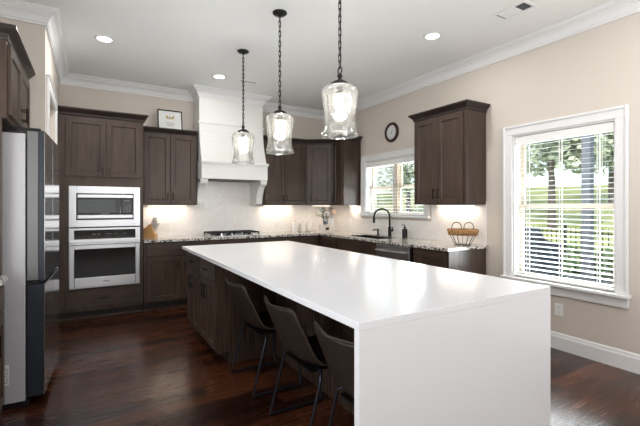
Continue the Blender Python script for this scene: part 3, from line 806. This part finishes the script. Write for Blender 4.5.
# ------------------------------------------------------------------ pendants
def pendant(x, y, label):
    r = thing('pendant_light', label, 'pendant light', (x, y, ZC), 0, 'pendant lights over the island')
    MB().lathe([(.062, 0), (.064, -.008), (.05, -.02), (.015, -.027), (.008, -.034)], 28).build('canopy', M['black'], r, smooth=True)
    zt_, zb_ = -.034, -.772
    ch = MB(); n = 17; pit = (zt_ - zb_) / n
    for i in range(n):
        zc = zt_ - (i + .5) * pit; hl = pit * .5 + .006; hwk = .0095
        pts = []
        for k in range(14):
            a = 2 * PI * k / 14; u = hwk * math.cos(a); vz = math.sin(a) * .009 + (hl - .009) * (1 if math.sin(a) >= 0 else -1)
            pts.append((u, 0, zc + vz) if i % 2 else (0, u, zc + vz))
        ch.tube(pts, .0034, 6, closed=True)
    ch.tube([(.003, .0, zt_), (.004, .003, zt_ - .3), (.003, .0, zb_)], .002, 6)
    ch.build('chain', M['black'], r, smooth=True)
    pts = [(0, .022 * math.cos(a), -.79 + .022 * math.sin(a)) for a in [2 * PI * k / 18 for k in range(18)]]
    MB().tube(pts, .0045, 8, closed=True).build('ring', M['black'], r, smooth=True)
    MB().lathe([(.006, -.810), (.012, -.815), (.020, -.827), (.013, -.838), (.011, -.845), (.018, -.852), (.034, -.858), (.058, -.872), (.07, -.89), (.07, -.898), (.02, -.898)], 30).build('cap', M['black'], r, smooth=True)
    sh = [(.066, -.898), (.098, -.902), (.114, -.914), (.121, -.934), (.120, -.962), (.113, -1.005), (.105, -1.055), (.100, -1.10), (.101, -1.14), (.107, -1.175), (.115, -1.203), (.121, -1.224)]
    MB().lathe(sh, 40, cap=False).build('glass_shade', M['shade'], r, smooth=True, solid=.004)
    rim = [(.1215 * math.cos(a), .1215 * math.sin(a), -1.2245) for a in [2 * PI * k / 40 for k in range(40)]]
    MB().tube(rim, .0035, 6, closed=True).build('shade_rim', M['shade'], r, smooth=True)
    MB().lathe([(.02, -.898), (.022, -.905), (.022, -.94), (.018, -.945)], 18).build('socket', M['bronze'], r, smooth=True)
    MB().lathe([(.012, -.945), (.016, -.96), (.028, -.995), (.032, -1.02), (.028, -1.045), (.012, -1.06), (.003, -1.063)], 18).build('bulb', M['bulb'], r, smooth=True)
    return r
p1 = pendant(1.43, 2.14, 'glass pendant light nearest the camera, hanging lowest in the picture over the island')
for y in (2.14, 3.08, 4.05):
    light('pendant_bulb_light', 'POINT', (1.43, y, ZC - 1.02), (0, 0, 0), 13, (1, .99, .97), shadow_soft_size=.05)
for x, y, l_ in ((1.428, 3.08, 'middle of the three glass pendant lights over the island'), (1.44, 4.05, 'farthest glass pendant light, hanging in front of the white hood')):
    dup(p1, (x, y, ZC), label=l_)

# ------------------------------------------------------------------ wall and worktop objects
def outlet(loc, rz, label, wide=False, gang=1):
    r = thing('electrical_outlet', label, 'outlet', loc, rz)
    hw_ = .036 if not wide else .06; hh = .058 if not wide else .036
    if wide: hw_, hh = .062, .058
    MB().box(-hw_, hw_, -.006, 0, -hh, hh).build('cover_plate', M['white_plastic'], r, bevel=.002)
    for cx in ((-.024, .024) if wide else (0,)):
        for cz in (-.02, .02):
            MB().box(cx - .016, cx + .016, -.0085, -.006, cz - .014, cz + .014).build('socket', mat('outlet_face', srgb(225, 224, 222), .4), r, bevel=.002)
outlet((.955, YB - .01, 1.065), 0, 'white double outlet on the tile beside the knife block', wide=True)
outlet((2.72, YB - .01, 1.065), 0, 'white outlet on the tile right of the cooktop')
outlet((XR - .01, 5.35, 1.065), RR, 'white outlet on the tile right of the flowers')
outlet((XR, 1.975, .375), RR, 'white outlet on the beige wall below the tall window')

ckl = thing('wall_clock', 'small round dark-framed clock on the beige wall above the sink window', 'clock', (XR, 4.31, 2.425), RR)
rot = Matrix.Rotation(PI / 2, 4, 'X')
MB().lathe([(.142, 0), (.145, .012), (.138, .03), (.122, .038), (.108, .03), (.105, .012), (.104, 0)], 40).xf(rot).build('frame', wood('clock_wood', srgb(46, 26, 22), srgb(66, 38, 30)), ckl, smooth=True)
MB().lathe([(.106, .008), (.106, .013), (.001, .013)], 40).xf(rot).build('face', mat('clock_face', srgb(222, 226, 222), .5), ckl)
for k in range(12):
    a = 2 * PI * k / 12
    c0 = Vector((math.sin(a), 0, math.cos(a))); s0 = Vector((math.cos(a), 0, -math.sin(a)))
    q_ = [c0 * .08 - s0 * .003, c0 * .08 + s0 * .003, c0 * .097 + s0 * .003, c0 * .097 - s0 * .003]
    MB().prism([(p_.x, p_.z) for p_ in q_], 'y', -.0145, -.0131).build('hour_mark', M['black'], ckl)
for nm, a, ln, wd_ in (('hour_hand', math.radians(35), .05, .005), ('minute_hand', math.radians(205), .04, .004)):
    c0 = Vector((math.sin(a), 0, math.cos(a))); s0 = Vector((math.cos(a), 0, -math.sin(a)))
    q_ = [-c0 * .012 - s0 * wd_, -c0 * .012 + s0 * wd_, c0 * ln + s0 * .002, c0 * ln - s0 * .002]
    MB().prism([(p_.x, p_.z) for p_ in q_], 'y', -.017, -.0155).build(nm, M['black'], ckl)

pf = thing('picture_frame', 'small dark-framed print leaning on top of the wall cabinet by the hood', 'picture', (.985, 5.80, 2.431))
lean = Matrix.Rotation(math.radians(-8), 4, 'X')
b = MB(); ring(b, -.165, .165, 0, .285, -.012, .008, .013, .013, .013); b.xf(lean).build('frame', M['bronze'], pf)
MB().box(-.152, .152, -.002, .004, .013, .272).xf(lean).build('print_paper', mat('paper', srgb(226, 228, 226), .6), pf)
wg = MB()
gold = mat('gold_print', srgb(190, 160, 105), .6); brn = mat('brown_print', srgb(120, 92, 62), .6)
for s_ in (-1, 1):
    wg.prism([(.006 * s_, .165), (s_ * .05, .215), (s_ * .058, .18), (s_ * .03, .155)], 'y', -.004, -.0021)
wg.xf(lean).build('gold_wings', gold, pf)
tx = MB()
for k in range(3): tx.box(-.06 + .01 * k, .06 - .01 * k, -.0035, -.0021, .1 - .022 * k, .104 - .022 * k)
tx.box(-.005, .005, -.0045, -.0021, .155, .2)
tx.xf(lean).build('print_lines', brn, pf)

# knife block and knives
KX, KY, KR = .70, 5.66, math.radians(62)
kb = thing('knife_block', 'pale wooden knife block on the granite beside the oven tower', 'knife block', (KX, KY, CT), KR)
MB().prism([(.075, 0), (-.085, 0), (-.085, .05), (-.02, .20), (.075, .115)], 'x', -.05, .05).build('block', M['lightwood'], kb, bevel=.003)
dirn = Vector((0, -.4, .9)).normalized()
kn = None
for row, (ty, tz) in enumerate(((.064, .099), (.046, .14), (.029, .18))):
    for cx in ((-.034, 0, .034) if row != 1 else (-.022, .018)):
        loc = Vector((KX, KY, CT)) + Matrix.Rotation(KR, 3, 'Z') @ Vector((cx, -ty, tz))
        if kn is None:
            kn = thing('kitchen_knife', 'steel-handled kitchen knife standing in the pale wooden knife block', 'knife', loc, KR, 'knives in the block')
            Rm = Matrix.Rotation(math.atan2(-dirn.y, dirn.z), 4, 'X')
            MB().prism([(-.009, .004), (.009, .004), (.011, .05), (.013, .11), (-.007, .118), (-.011, .06)], 'x', -.0085, .0085).xf(Rm).build('handle', mat('pale_steel_handle', srgb(206, 200, 192), .4, .2), kn, bevel=.003)
        else: dup(kn, loc, KR)

# canisters
def canister(x, y, h, r_, label, knob=True):
    r = thing('canister', label, 'canister', (x, y, CT), 0, 'white canisters in the corner')
    MB().lathe([(r_ * .95, 0), (r_, .005), (r_, h - .01), (r_ * .96, h)], 26).build('body', M['ceramic'], r, smooth=False, bevel=.001)
    MB().lathe([(r_ * 1.02, h), (r_ * 1.02, h + .01), (r_ * .9, h + .015), (.012, h + .018)], 26).build('lid', M['ceramic'], r)
    MB().ball((0, 0, h + .028), .012).build('knob', M['lightwood'], r, smooth=True)
canister(2.98, 5.82, .155, .055, 'white lidded canister, leftmost beside the tiered stand')
canister(3.125, 5.81, .14, .052, 'white lidded canister in the middle of three')
pt = thing('pitcher', 'tall white ceramic jar just left of the flower stand', 'jar', (3.265, 5.83, CT))
MB().lathe([(.045, 0), (.05, .006), (.052, .12), (.045, .17), (.05, .19), (.046, .19), (.04, .17)], 26).build('body', M['ceramic'], pt, smooth=True)
MB().tube([(.048, 0, .16), (.08, 0, .15), (.085, 0, .1), (.05, 0, .06)], .007, 8).build('handle', M['ceramic'], pt, smooth=True)

# riser stand with vase and roses
FX, FYY = 3.34, 5.39
rs = thing('riser_stand', 'small white wooden riser stand under the vase of roses', 'stand', (FX, FYY, CT), math.radians(-35))
MB().box(-.125, .125, -.07, .07, .115, .135).build('tray', M['whitewood'], rs, bevel=.003)
for x in (-.11, .11):
    for y in (-.055, .055): MB().box(x - .009, x + .009, y - .009, y + .009, 0, .115).build('leg', M['whitewood'], rs)
MB().box(-.09, .09, -.006, .006, .03, .042).box(-.1, .1, -.055, .055, .0275, .0299).build('shelf', M['whitewood'], rs)
ja = thing('jar', 'small dark jar on the lower shelf of the riser stand', 'jar', (FX + .01, FYY - .01, CT + .0425))
MB().lathe([(.026, 0), (.028, .004), (.028, .04), (.02, .045)], 18).build('body', mat('brown_jar', srgb(84, 66, 52), .4), ja, smooth=True)
lt = thing('sign_block', 'white wooden block standing on the riser right of the vase', 'block', (FX + .07, FYY - .055, CT + .136), math.radians(-35))
MB().box(-.032, .032, -.012, .012, 0, .10).build('block', M['whitewood'], lt, bevel=.003)
MB().box(-.026, .026, -.0135, -.012, .006, .094).build('panel', M['ceramic'], lt)
vs = thing('vase', 'clear grey glass vase holding pale roses on the riser stand', 'vase', (FX - .02, FYY + .0, CT + .136), 0)
MB().lathe([(.036, 0), (.04, .006), (.042, .06), (.038, .11), (.045, .125)], 24, cap=False).build('glass', M['vase'], vs, smooth=True, solid=.004)
MB().lathe([(.034, .005), (.037, .01), (.038, .06), (.001, .061)], 24).build('water', mat('vase_water', srgb(170, 180, 192), .1), vs, smooth=True)
leafm = mat('leaf_green', srgb(58, 78, 42), .5)
rose_cols = {'cream': mat('cream_petals', srgb(246, 236, 214), .6), 'white': mat('white_petals', srgb(246, 243, 234), .6), 'peach': mat('peach_petals', srgb(238, 205, 178), .6), 'pink': mat('blush_petals', srgb(240, 214, 200), .6)}
V0 = Vector((FX - .02, FYY, CT + .136))
def rose(dx, dy, dz, r_, kind, label):
    o = thing('rose', label, 'flower', (V0.x + dx, V0.y + dy, V0.z + dz))
    r_ *= 1.12
    b = MB()
    for ringi, (n, rr, tilt, hh) in enumerate(((3, .3, .15, .9), (5, .55, .5, .75), (6, .85, .95, .55))):
        for k in range(n):
            a = 2 * PI * (k + .37 * ringi) / n
            g = bmesh.ops.create_uvsphere(b.bm, u_segments=8, v_segments=6, radius=r_ * (.62 if ringi else .5))
            mt = Matrix.Rotation(a, 4, 'Z') @ Matrix.Translation((r_ * rr * .72, 0, r_ * (.25 - .25 * ringi))) @ Matrix.Rotation(tilt * .6, 4, 'Y') @ Matrix.Diagonal((.28, .85, hh, 1))
            bmesh.ops.transform(b.bm, matrix=mt, verts=g['verts'])
    b.ball((0, 0, 0), r_ * .55, 10, 8)
    b.build('bloom', rose_cols[kind], o, smooth=True)
    MB().tube([(0, 0, -r_ * .4), (-dx * .55, -dy * .55, -dz * .45), (-dx * .8, -dy * .8, -dz + .03)], .0025, 6).build('stem', leafm, o)
rose(-.13, .01, .19, .066, 'cream', 'large cream rose at the left of the bouquet')
rose(-.005, -.05, .18, .058, 'white', 'white rose at the front middle of the bouquet')
rose(.11, -.055, .20, .062, 'peach', 'peach rose at the right of the bouquet')
rose(.045, .02, .25, .052, 'pink', 'blush rose at the top of the bouquet')
rose(-.055, .075, .24, .05, 'white', 'white rose at the back left of the bouquet')
b = MB()
for k in range(230):
    a = random.uniform(0, 2 * PI); rr = random.uniform(.02, .15); zz = random.uniform(.11, .27)
    c = V0 + Vector((rr * math.cos(a), rr * math.sin(a) * .8, zz)); d = Vector((math.cos(a), math.sin(a), random.uniform(-.4, .6))).normalized() * random.uniform(.03, .055)
    s_ = d.cross(Vector((0, 0, 1))).normalized() * .017
    v = [b.bm.verts.new(p_) for p_ in (c, c + d * .5 + s_, c + d, c + d * .5 - s_)]; b.bm.faces.new(v)
fo = tag(b.build('rose_foliage', leafm), 'green leaves around the roses in the vase', 'leaves'); fo['kind'] = 'stuff'

# wire basket
bk = thing('wire_basket', 'tapered dark wire basket with woven band and two loop handles on the granite', 'basket', (3.56, 2.875, CT))
bk.scale = (.86, .86, 1)
bk.rotation_euler = (0, 0, math.radians(39))
def el(r_, z, n=40): return [(r_ * .72 * math.cos(a), r_ * math.sin(a), z) for a in [2 * PI * k / n for k in range(n)]]
wb_ = MB()
wb_.tube(el(.095, .006), .004, 6, closed=True).tube(el(.175, .14), .004, 6, closed=True).tube(el(.187, .165), .004, 6, closed=True)
for k in range(14):
    a = 2 * PI * k / 14; wb_.tube([(.095 * .72 * math.cos(a), .095 * math.sin(a), .006), (.145 * .72 * math.cos(a), .145 * math.sin(a), .09), (.178 * .72 * math.cos(a), .178 * math.sin(a), .145)], .0025, 6)
for k in (-.05, 0, .05): wb_.tube([(-.06, k, .006), (.06, k, .006)], .0025, 6)
wb_.build('wire_frame', M['bronze'], bk, smooth=True)
wk = mat('woven_rope', srgb(150, 106, 62), .8); v = coords(wk, (1, 1, 1)); n_ = noise(wk, v, 70, 3)
L(wk, ramp(wk, n_, [(.35, srgb(104, 66, 36)), (.65, srgb(196, 152, 98))]), BS(wk).inputs['Base Color']); bump(wk, n_, .8, .004)
b = MB(); n = 48; rings = []
for r_, z in ((.168, .115), (.178, .112), (.192, .16), (.196, .178), (.186, .182), (.178, .165)):
    rings.append([b.bm.verts.new(p_) for p_ in el(r_, z, n)])
for A, B in zip(rings, rings[1:] + rings[:1]):
    for k in range(n): b.bm.faces.new((A[k], A[(k + 1) % n], B[(k + 1) % n], B[k]))
b.build('woven_band', wk, bk, smooth=True)
for s_ in (-1, 1):
    pts = [(-.045, s_ * .078 - .06, .165), (-.045, s_ * .078 - .06, .205)] + [(-.045, s_ * .078 - .06 * math.cos(a), .205 + .05 * math.sin(a)) for a in [PI * k / 10 for k in range(1, 10)]] + [(-.045, s_ * .078 + .06, .205), (-.045, s_ * .078 + .06, .165)]
    pts = [(0, y * .95, z) for x, y, z in pts]
    MB().tube(pts, .005, 8).build('handle', M['bronze'], bk, smooth=True)

# ------------------------------------------------------------------ outdoors
def grass():
    m = mat('lawn', srgb(150, 158, 90), .9); v = coords(m)
    L(m, ramp(m, noise(m, v, .8, 5), [(.3, srgb(122, 138, 70)), (.7, srgb(182, 182, 120))]), BS(m).inputs['Base Color']); return m
GZ = -.25
b = MB(); nx, ny = 26, 26; vs_ = []
for i in range(nx):
    row = []
    for j in range(ny):
        x = 7.6 + i * 2.4; y = -24 + j * 3.2
        z = GZ + max(0, min(1, (x - 14) / 22)) ** 1.3 * 3.4 + .12 * math.sin(x * .5 + y * .3)* max(0, min(1, (x - 10) / 6))
        row.append(b.bm.verts.new((x, y, z)))
    vs_.append(row)
for i in range(nx - 1):
    for j in range(ny - 1): b.bm.faces.new((vs_[i][j], vs_[i + 1][j], vs_[i + 1][j + 1], vs_[i][j + 1]))
struct(b.build('lawn', grass(), smooth=True))
pv = mat('porch_concrete', srgb(186, 180, 170), .8)
PZ = -.06
struct(MB().box(XR + T_, 7.6, -12, 20, GZ - .1, PZ).build('porch_floor', pv))
postm = mat('grey_porch_post', srgb(98, 104, 112), .6)
for (x, y, l_) in ((6.3, 2.87, 'grey square porch post seen through the middle of the tall window'), (6.3, 7.0, 'grey square porch post seen through the sink window')):
    r = thing('porch_post', l_, 'post', (x, y, PZ))
    MB().box(-.06, .06, -.06, .06, 0, 3.0).build('shaft', postm, r, bevel=.006)
    MB().box(-.1, .1, -.1, .1, 0, .18).build('base', postm, r, bevel=.006)
    MB().box(-.1, .1, -.1, .1, 2.86, 3.0).build('capital', postm, r, bevel=.006)
fm = mat('black_fence_metal', srgb(40, 44, 46), .5, .4)
fn = thing('metal_fence', 'black metal picket fence across the lawn beyond the porch', 'fence', (11.5, 0, GZ))
pk = MB()
for k in range(100):
    y = 1.5 + k * .13; pk.box(-.008, .008, y - .008, y + .008, .05, 1.0)
pk.build('pickets', fm, fn)
MB().box(-.014, .014, 1.4, 14.6, .12, .15).box(-.014, .014, 1.4, 14.6, .86, .89).build('rails', fm, fn)
for k in range(7):
    y = 1.4 + k * 2.2; MB().box(-.03, .03, y - .03, y + .03, 0, 1.1).build('post', fm, fn)
# patio furniture
dk = mat('dark_wicker', srgb(52, 58, 62), .7); tealm = mat('teal_cushion', srgb(112, 150, 150), .8); orm = mat('terracotta', srgb(206, 150, 96), .7)
def patio_sofa(x, y, rz, w_, label):
    r = thing('patio_sofa', label, 'sofa', (x, y, PZ), rz)
    MB().box(-w_, w_, -.38, .38, .08, .34).build('base', dk, r, bevel=.02)
    MB().box(-w_, w_, .26, .38, .34, .86).build('back', dk, r, bevel=.02)
    for s_ in (-1, 1): MB().box(s_ * w_ - (.12 if s_ > 0 else 0), s_ * w_ + (.12 if s_ < 0 else 0), -.38, .26, .34, .62).build('arm', dk, r, bevel=.02)
    for k in (-1, 1): MB().box(min(0, k * (w_ - .13)) + .005, max(0, k * (w_ - .13)) - .005, -.36, .24, .342, .46).build('cushion', tealm, r, bevel=.03, seg=3)
gc = thing('covered_grill', 'dark fabric-covered grill on the porch seen at the left of the tall window', 'grill', (5.4, 3.6, PZ), -.5)
MB().prism([(-.72, .0), (.72, 0), (.70, .86), (.45, .92), (.36, 1.1), (-.36, 1.12), (-.47, .92), (-.70, .88)], 'y', -.33, .33).build('cover', mat('dark_grill_cover', srgb(46, 58, 66), .75), gc, bevel=.04, seg=3)
MB().box(-.7, .7, -.31, .31, .001, .05).xf(Matrix.Translation((0, 0, 0))).build('cover_hem', dk, gc)
patio_sofa(5.3, 2.0, PI, .62, 'dark wicker patio seat with teal cushions seen low in the tall window')
def pot(x, y, h, r_, label):
    r = thing('terracotta_pot', label, 'pot', (x, y, PZ))
    MB().lathe([(r_ * .65, 0), (r_, h * .85), (r_ * 1.12, h * .87), (r_ * 1.12, h), (r_ * .9, h), (r_ * .85, h * .9)], 24).build('pot', orm, r)
    b = MB()
    for k in range(160):
        c = Vector((random.gauss(0, r_ * .7), random.gauss(0, r_ * .7), h + abs(random.gauss(.1, .1)))); d = Vector((random.gauss(0, 1), random.gauss(0, 1), random.gauss(.3, .6))).normalized() * .1
        s_ = d.orthogonal().normalized() * .025; b.bm.faces.new([b.bm.verts.new(p_) for p_ in (c, c + d * .5 + s_, c + d, c + d * .5 - s_)])
    b.build('plant', leafm2, r)
leafm2 = mat('shrub_leaves', srgb(86, 112, 66), .7)
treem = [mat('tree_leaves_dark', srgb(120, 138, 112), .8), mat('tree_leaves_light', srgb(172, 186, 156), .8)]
barkm = mat('bark', srgb(92, 84, 76), .9)
pot(4.75, 1.12, .55, .2, 'terracotta planter at the lower right of the tall window')
pot(6.9, 2.2, .5, .18, 'terracotta planter near the porch post')
def leafcloud(n, r_, c, size):
    b = MB(); blobs = [(Vector(c) + Vector((random.uniform(-.6, .6) * r_, random.uniform(-.6, .6) * r_, random.uniform(-.5, .6) * r_)), random.uniform(.35, .6) * r_) for _ in range(9)]
    for k in range(n):
        bc, br = random.choice(blobs); d0 = Vector((random.gauss(0, 1), random.gauss(0, 1), random.gauss(0, 1))).normalized()
        p_ = bc + d0 * br * random.uniform(.6, 1); d = Vector((random.gauss(0, 1), random.gauss(0, 1), random.gauss(0, 1))).normalized() * size
        s_ = d.orthogonal().normalized() * size * .45; b.bm.faces.new([b.bm.verts.new(q_) for q_ in (p_ - d * .5, p_ + s_, p_ + d * .5, p_ - s_)])
    return b
def tree(x, y, z, h, r_, k, label):
    r = thing('tree', label, 'tree', (x, y, z))
    MB().tube([(0, 0, -.2), (.05, .03, h * .4), (0, .1, h * .75)], [.2, .15, .06], 8).build('trunk', barkm, r)
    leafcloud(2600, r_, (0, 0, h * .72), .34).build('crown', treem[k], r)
def hz(x): return GZ + max(0, min(1, (x - 14) / 22)) ** 1.3 * 3.4
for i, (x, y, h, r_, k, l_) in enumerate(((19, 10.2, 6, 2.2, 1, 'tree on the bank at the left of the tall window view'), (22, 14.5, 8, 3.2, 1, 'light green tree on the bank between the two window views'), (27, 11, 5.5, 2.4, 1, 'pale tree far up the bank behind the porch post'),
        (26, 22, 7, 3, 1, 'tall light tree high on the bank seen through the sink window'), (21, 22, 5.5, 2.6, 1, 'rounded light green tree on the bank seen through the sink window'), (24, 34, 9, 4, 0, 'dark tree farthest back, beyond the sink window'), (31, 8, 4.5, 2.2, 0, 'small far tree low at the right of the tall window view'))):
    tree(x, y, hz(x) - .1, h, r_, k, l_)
for i, (x, y, l_) in enumerate(((8.4, 3.7, 'round green shrub beyond the porch post'), (8.8, 5.2, 'round green shrub behind the patio sofa'), (8.3, 2.3, 'low green shrub at the right edge of the tall window'), (9, 9.5, 'green shrub seen low in the sink window'))):
    r = thing('shrub', l_, 'shrub', (x, y, GZ)); leafcloud(900, .55, (0, 0, .35), .12).build('leaves', leafm2, r)
    MB().tube([(0, 0, -.05), (0, .02, .4)], .03, 6).build('stem', barkm, r)
